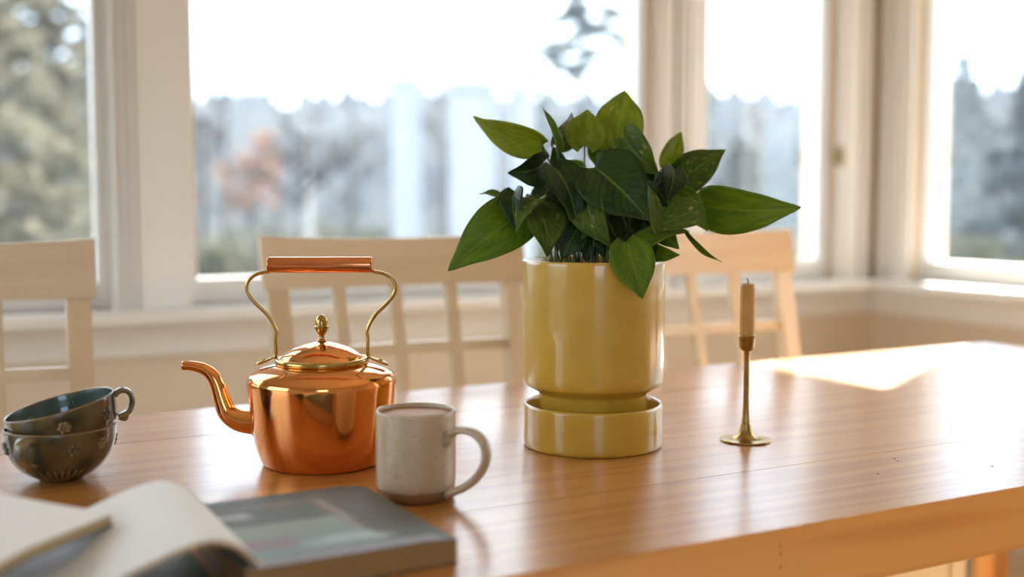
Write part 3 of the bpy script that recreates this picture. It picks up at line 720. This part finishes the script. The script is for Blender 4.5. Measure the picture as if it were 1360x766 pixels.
# ============================================================ MUG
M_mug = None
def speckle(name, base, spot, scale=420, rough=.35, coat=.3):
    m = mat(name, base, rough, coat=coat, coat_r=.2, var=.06, vscale=50, bump=.05, bscale=200)
    n = m.node_tree.nodes; l = m.node_tree.links; b = n['Principled BSDF']; src = b.inputs['Base Color'].links[0].from_socket
    t = n.new('ShaderNodeTexCoord'); v = n.new('ShaderNodeTexNoise'); v.inputs['Scale'].default_value = scale; v.inputs['Detail'].default_value = 2; l.new(t.outputs['Object'], v.inputs['Vector'])
    r = n.new('ShaderNodeValToRGB'); r.color_ramp.elements[0].position = .60; r.color_ramp.elements[1].position = .70; l.new(v.outputs['Fac'], r.inputs['Fac'])
    x = n.new('ShaderNodeMix'); x.data_type = 'RGBA'; l.new(r.outputs['Color'], x.inputs[0]); l.new(src, x.inputs[6]); x.inputs[7].default_value = lin(spot); l.new(x.outputs[2], b.inputs['Base Color'])
    return m
M_mug = speckle('speckled_stoneware', (202, 182, 152), (150, 126, 94))
M_clay = mat('bare_clay', (140, 98, 56), .8, var=.15, vscale=40, bump=.2, bscale=300)
M_cof = mat('milky_coffee', (178, 126, 66), .5, spec=.15, var=.12, vscale=60)
mp0 = onz(552.7, 659)
mug = thing('coffee_mug', 'speckled cream stoneware mug with bare clay base and round handle', 'mug', mp0, -YAW - math.radians(33))
from_bm('mug_body', lathe_bm([(.0400, .0120), (.0412, .0122), (.0418, .0130), (.0421, .022), (.0422, .090), (.0418, .0928), (.0409, .0936), (.0399, .0929), (.0394, .090), (.0392, .018), (.037, .0130), (0, .0125)], 72), M_mug, mug, True)
from_bm('clay_base', lathe_bm([(0, 0), (.0370, 0), (.0385, .0006), (.0398, .0024), (.0407, .0060), (.0411, .0121), (.0399, .0122), (0, .0120)], 72), M_clay, mug, True)
from_bm('coffee', lathe_bm([(0, .0888), (.030, .0888), (.0393, .0892), (.0393, .0810), (0, .0810)], 48), M_cof, mug, True)
hp = [(.0400, 0, .0600), (.0455, 0, .0715), (.0575, 0, .0775), (.0750, 0, .0765), (.0880, 0, .0660), (.0895, 0, .0495), (.0800, 0, .0325), (.0630, 0, .0185), (.0410, 0, .0085)]
hq = cr_path(hp, 6)
from_bm('handle', tube_bm(hq, [.0052*(1.15 if i < 3 or i > len(hq)-4 else 1) for i in range(len(hq))], 16, flat=(1.35, .82, Vector((0, 1, 0)))), M_mug, mug, True)

# ============================================================ CUPS
M_cup = mat('olive_blue_glaze', (104, 92, 60), .22, coat=.6, coat_r=.06, col2=(50, 54, 42), vscale=34, bump=.12, bscale=70, detail=6)
M_cupin = mat('teal_glaze_inside', (84, 104, 96), .15, coat=.8, coat_r=.05, col2=(50, 72, 70), vscale=20, detail=6)
M_rim = mat('brown_glaze_edge', (140, 114, 74), .3, coat=.4)
M_hnd = mat('streaked_handle_glaze', (152, 128, 86), .25, coat=.5, coat_r=.06, col2=(74, 78, 70), vscale=40)
def bowl_r(z, R=.060):
    return R*max(0, 1 - max(0, (R-z)/R)**2.4)**(1/2.4)
def make_cup(name, label, handle_dir, rz):
    t = thing(name, label, 'cup', (0,0,0), rz, 'stacked cups')
    outer = [(0, .0022), (.0175, .0022), (.0180, 0), (.0222, 0), (.0236, .0012), (.0262, .0032)] + [(bowl_r(z), z) for z in (.0050, .0085, .013, .018, .024, .031, .039, .047, .054)] + [(.0600, .0580)]
    from_bm('bowl', lathe_bm(outer + [(.0598, .0596)], 72), M_cup, t, True)
    rim = [(.0598, .0594), (.0600, .0604), (.0592, .0612), (.0582, .0606), (.0577, .0596)]
    from_bm('rim', lathe_bm(rim, 72), M_rim, t, True)
    inner = [(.0578, .0598)] + [(bowl_r(z-.0035, .0565)+.0006, z) for z in (.054, .047, .039, .031, .024, .018, .013, .0085, .0062)] + [(.012, .0054), (0, .0052)]
    from_bm('lining', lathe_bm(inner, 72), M_cupin, t, True)
    # ear handle (local +X)
    P = [(.0585, 0, .0540), (.0665, 0, .0572), (.0745, 0, .0525), (.0755, 0, .0410), (.0690, 0, .0310), (.0565, 0, .0280)]
    hq = cr_path(P, 6); n = len(hq)
    from_bm('handle', tube_bm(hq, [.0060 - .0012*math.sin(PI*i/(n-1)) for i in range(n)], 16, flat=(1.75, .70, Vector((0, 1, 0)))), M_hnd, t, True)
    if True:
        P2 = [(.0575, .0, .0270), (.0625, .0, .0235), (.0650, 0, .0265), (.0630, 0, .0300)]
        from_bm('handle_curl', tube_bm(cr_path(P2, 5), .0030, 10), M_rim, t, True)
    # raised flowers
    def spot(az, z, dr=0.):
        r = bowl_r(z) + dr; return Vector((r*math.cos(az), r*math.sin(az), z))
    for k, (az, z, s) in enumerate(((.80, .042, 1), (1.35, .045, .9), (-.75, .042, 1), (2.2, .041, 1), (3.4, .042, 1), (-1.6, .044, .9))):
        bm = bmesh.new()
        for q in range(6):
            a = q*PI/3; c = spot(az + .085*s*math.cos(a), z + .0052*s*math.sin(a), -.0006)
            bmesh.ops.create_uvsphere(bm, u_segments=8, v_segments=5, radius=.0031*s, matrix=Matrix.Translation(c))
        bmesh.ops.create_uvsphere(bm, u_segments=8, v_segments=5, radius=.0024*s, matrix=Matrix.Translation(spot(az, z, .0006)))
        from_bm('flower_relief', bm, M_rim if k % 2 else M_cup, t, True)
    for k in range(7):
        a0 = .12 + k*.13; p = [spot(a0*1.0+.05, .0100, .0003), spot(a0 + (k-3)*.015+.05, .0150, .0006), spot(a0 + (k-3)*.03+.05, .0205-abs(k-3)*.0008, .0003)]
        from_bm('leaf_relief', tube_bm(cr_path(p, 3), [.0006,.0008,.001,.0012,.0012,.001,.0006], 8), M_rim, t, True)
    return t
cpos = onz(82, 635)
low = make_cup('glazed_cup', 'lower cup of the stack, dark olive glaze, handle facing out above its foot', 0, 0)
toward = math.atan2(-cpos.y, -cpos.x)
low.location = cpos; low.rotation_euler = (0, 0, toward - .55)
up = make_cup('glazed_cup', 'upper cup of the stack, tilted in the lower one, dark olive glaze with teal inside', 0, 0)
# rests on the lower rim, tipped so that the handle side is up
hd = (RT + FW0*.45).normalized(); haz = math.atan2(hd.y, hd.x)
tilt = math.radians(13)
Mrot = Matrix.Rotation(haz, 4, 'Z') @ Matrix.Rotation(-tilt, 4, 'Y')
ctr = cpos + Vector((0, 0, .0604 + .0238))            # sphere centre of the upper bowl
up.rotation_euler = Mrot.to_euler(); up.location = ctr - (Mrot @ Vector((0, 0, .060)))

# ============================================================ BOOKS
M_page = mat('page_paper', (240, 238, 234), .75, var=.03, vscale=6)
M_pedge = mat('page_edges', (196, 172, 134), .8, col2=(176, 150, 112), vscale=30, stretch=(.3, .3, 40))
M_kraft = mat('brown_page_block', (176, 142, 98), .8, col2=(150, 118, 78), vscale=30, stretch=(.3, .3, 60))
M_dcov = mat('dark_green_cover', (40, 44, 30), .5, var=.3, vscale=20)
def cover_material():
    """printed photograph: soft blocks of teal, slate and faded pink"""
    m = bpy.data.materials.new('printed_cover'); m.use_nodes = True; n = m.node_tree.nodes; l = m.node_tree.links
    b = n['Principled BSDF']; b.inputs['Roughness'].default_value = .55; b.inputs['Specular IOR Level'].default_value = .4
    t = n.new('ShaderNodeTexCoord'); sp_ = n.new('ShaderNodeSeparateXYZ')
    nn = n.new('ShaderNodeTexNoise'); nn.inputs['Scale'].default_value = 24; nn.inputs['Detail'].default_value = 5; l.new(t.outputs['Object'], nn.inputs['Vector'])
    w = n.new('ShaderNodeMix'); w.data_type = 'VECTOR'; w.inputs[0].default_value = .018; l.new(t.outputs['Object'], w.inputs[4]); l.new(nn.outputs['Color'], w.inputs[5]); l.new(w.outputs[1], sp_.inputs[0])
    r = n.new('ShaderNodeValToRGB'); r.color_ramp.elements[0].position = .4; r.color_ramp.elements[1].position = .62
    r.color_ramp.elements[0].color = lin((66, 76, 72)); r.color_ramp.elements[1].color = lin((96, 98, 84)); l.new(nn.outputs['Fac'], r.inputs['Fac'])
    cur = r.outputs['Color']
    def rect(x0, x1, y0, y1, col, soft=.006, fac=1.):
        nonlocal cur
        f = None
        for ax, lo, hi in ((0, x0, x1), (1, y0, y1)):
            for edge, sgn in ((lo, 1), (hi, -1)):
                q = n.new('ShaderNodeMapRange'); q.inputs[1].default_value = edge - soft*sgn; q.inputs[2].default_value = edge + soft*sgn; l.new(sp_.outputs[ax], q.inputs[0])
                if f is None: f = q.outputs[0]
                else:
                    mu = n.new('ShaderNodeMath'); mu.operation = 'MULTIPLY'; l.new(f, mu.inputs[0]); l.new(q.outputs[0], mu.inputs[1]); f = mu.outputs[0]
        mu = n.new('ShaderNodeMath'); mu.operation = 'MULTIPLY'; mu.inputs[1].default_value = fac; l.new(f, mu.inputs[0])
        x = n.new('ShaderNodeMix'); x.data_type = 'RGBA'; l.new(mu.outputs[0], x.inputs[0]); l.new(cur, x.inputs[6]); x.inputs[7].default_value = lin(col); cur = x.outputs[2]
    for a in COVER: rect(*a)
    l.new(cur, b.inputs['Base Color']); return m
# closed square softcover; local x along its spine-to-edge width, y depth
BX0, BX1, BY0, BY1, BZ = .219, .404, .862, 1.074, .0245
bc = ((BX0+BX1)/2, (BY0+BY1)/2)
COVER = [(-.09, .09, -.11, -.075, (146, 146, 150)), (-.09, .045, -.075, -.02, (124, 146, 142)), (-.085, .04, -.025, .02, (150, 166, 150), .01, .8), (.0, .055, -.062, -.042, (176, 192, 184), .008),
         (-.06, .03, .025, .055, (84, 96, 86), .008), (.034, .042, -.03, .075, (158, 140, 126), .004), (.045, .09, -.055, .11, (88, 80, 72), .006, .9), (-.075, -.02, -.055, -.028, (150, 116, 122), .008, .8),
         (-.07, -.035, .045, .062, (178, 180, 176), .006, .9), (-.02, .02, -.06, -.045, (176, 196, 204), .01, .8), (-.09, .04, .076, .084, (140, 128, 108), .004, .7)]
bk_ = thing('closed_book', 'closed softcover book with a muted teal photo cover, beside the mug', 'book', (bc[0], bc[1], TZ), math.radians(1.5))
hx, hy = (BX1-BX0)/2, (BY1-BY0)/2
M_cover = cover_material()
bm = bmesh.new(); NX = 14; rows = []
for i in range(NX+1):
    x = -hx + 2*hx*i/NX; dz = -.0035*max(0, (i/NX-.80)/.20)**2; 
    rows.append([(x, y, z) for y, z in ((-hy, BZ-.0008+dz), (hy, BZ-.0008+dz), (hy, BZ+dz), (-hy, BZ+dz))])
def loft(rows, name, m, par, smooth=False):
    bm = bmesh.new(); R = [[bm.verts.new(p) for p in r] for r in rows]; k = len(rows[0])
    for a, b in zip(R, R[1:]):
        for i in range(k): bm.faces.new((a[i], b[i], b[(i+1)%k], a[(i+1)%k]))
    bm.faces.new(R[0][::-1]); bm.faces.new(R[-1]); return from_bm(name, bm, m, par, smooth)
loft(rows, 'front_cover', M_cover, bk_)
rows = []
for i in range(NX+1):
    x = -hx + .001 + (2*hx-.002)*i/NX; dz = -.0035*max(0, (i/NX-.80)/.20)**2
    rows.append([(x, y, z) for y, z in ((-hy+.0006, .0012), (hy-.0006, .0012), (hy-.0006, BZ-.0009+dz), (-hy+.0006, BZ-.0009+dz))])
loft(rows, 'page_block', M_kraft, bk_)
box('back_cover', (-hx, -hy, .0001), (hx, hy, .0011), M_dcov, bk_, .0003)
# open book whose right half arches up
ob = thing('open_book', 'open softcover book with blank pages, the right ones arched up', 'book', (.14, .96, TZ), 0)
def arch(name, prof, v0, v1, th, m, par, twist=0.):
    """sheet that follows (u, z) points, runs from v0 to v1"""
    Q = cr_path(prof, 6); n = len(Q); rows = []
    for i, (u, z) in enumerate(Q):
        a = Q[max(0, i-1)]; b = Q[min(n-1, i+1)]; tx, tz = b[0]-a[0], b[1]-a[1]; L = math.hypot(tx, tz); nx, nz_ = -tz/L*th, tx/L*th
        rows.append([(u, v0, z), (u, v1, z), (u-nx, v1, z-nz_), (u-nx, v0, z-nz_)])
    return loft(rows, name, m, par, False)
top = [(-.20, .0115), (-.14, .0120), (-.08, .0130), (-.04, .0200), (-.015, .0325), (.012, .0430), (.033, .0500), (.055, .0535), (.0715, .0490), (.0830, .0410), (.0905, .0325), (.0945, .0274)]
arch('raised_page', top, -.100, .105, .0022, M_page, ob)
under = [(u, z-.0024) for u, z in top[:-1]] + [(.0900, .0262)]
arch('page_bundle', under, -.0985, .1035, .0034, M_pedge, ob)
box('flat_pages', (-.20, -.098, .0013), (-.045, .103, .0054), M_pedge, ob, .0004)
box('cover', (-.205, -.102, .0002), (.070, .107, .0012), mat('olive_cover', (96, 104, 44), .5, var=.3, vscale=25), ob, .0003)
# its left half: a bundle of pages springing clear of the table
A = Vector((-.72, -.694, 0)); Bv = Vector((-.68, .733, .0)); NO = Vector((.1425-.14, .984-.96, 0))
def nbp(a, b, z): return NO + A*a + Bv*b + Vector((0, 0, z + .03*b + .25*b*b - .10*max(0, a-.10)))
def nslab(name, z0, z1, m, la=.20, lb=.16, ins=0.):
    rows = []
    for i in range(9):
        b = ins + (lb-2*ins)*i/8
        rows.append([q for q in [nbp(ins, b, z0), nbp(la*.5, b, z0), nbp(la-ins, b, z0), nbp(la-ins, b, z1), nbp(la*.5, b, z1), nbp(ins, b, z1)]])
    return loft(rows, name, m, ob)
nslab('left_cover', .0395, .0404, M_dcov)
nslab('left_pages', .0405, .0488, M_pedge, ins=.0012)
nslab('left_top_page', .0489, .0496, M_page, ins=.0004)
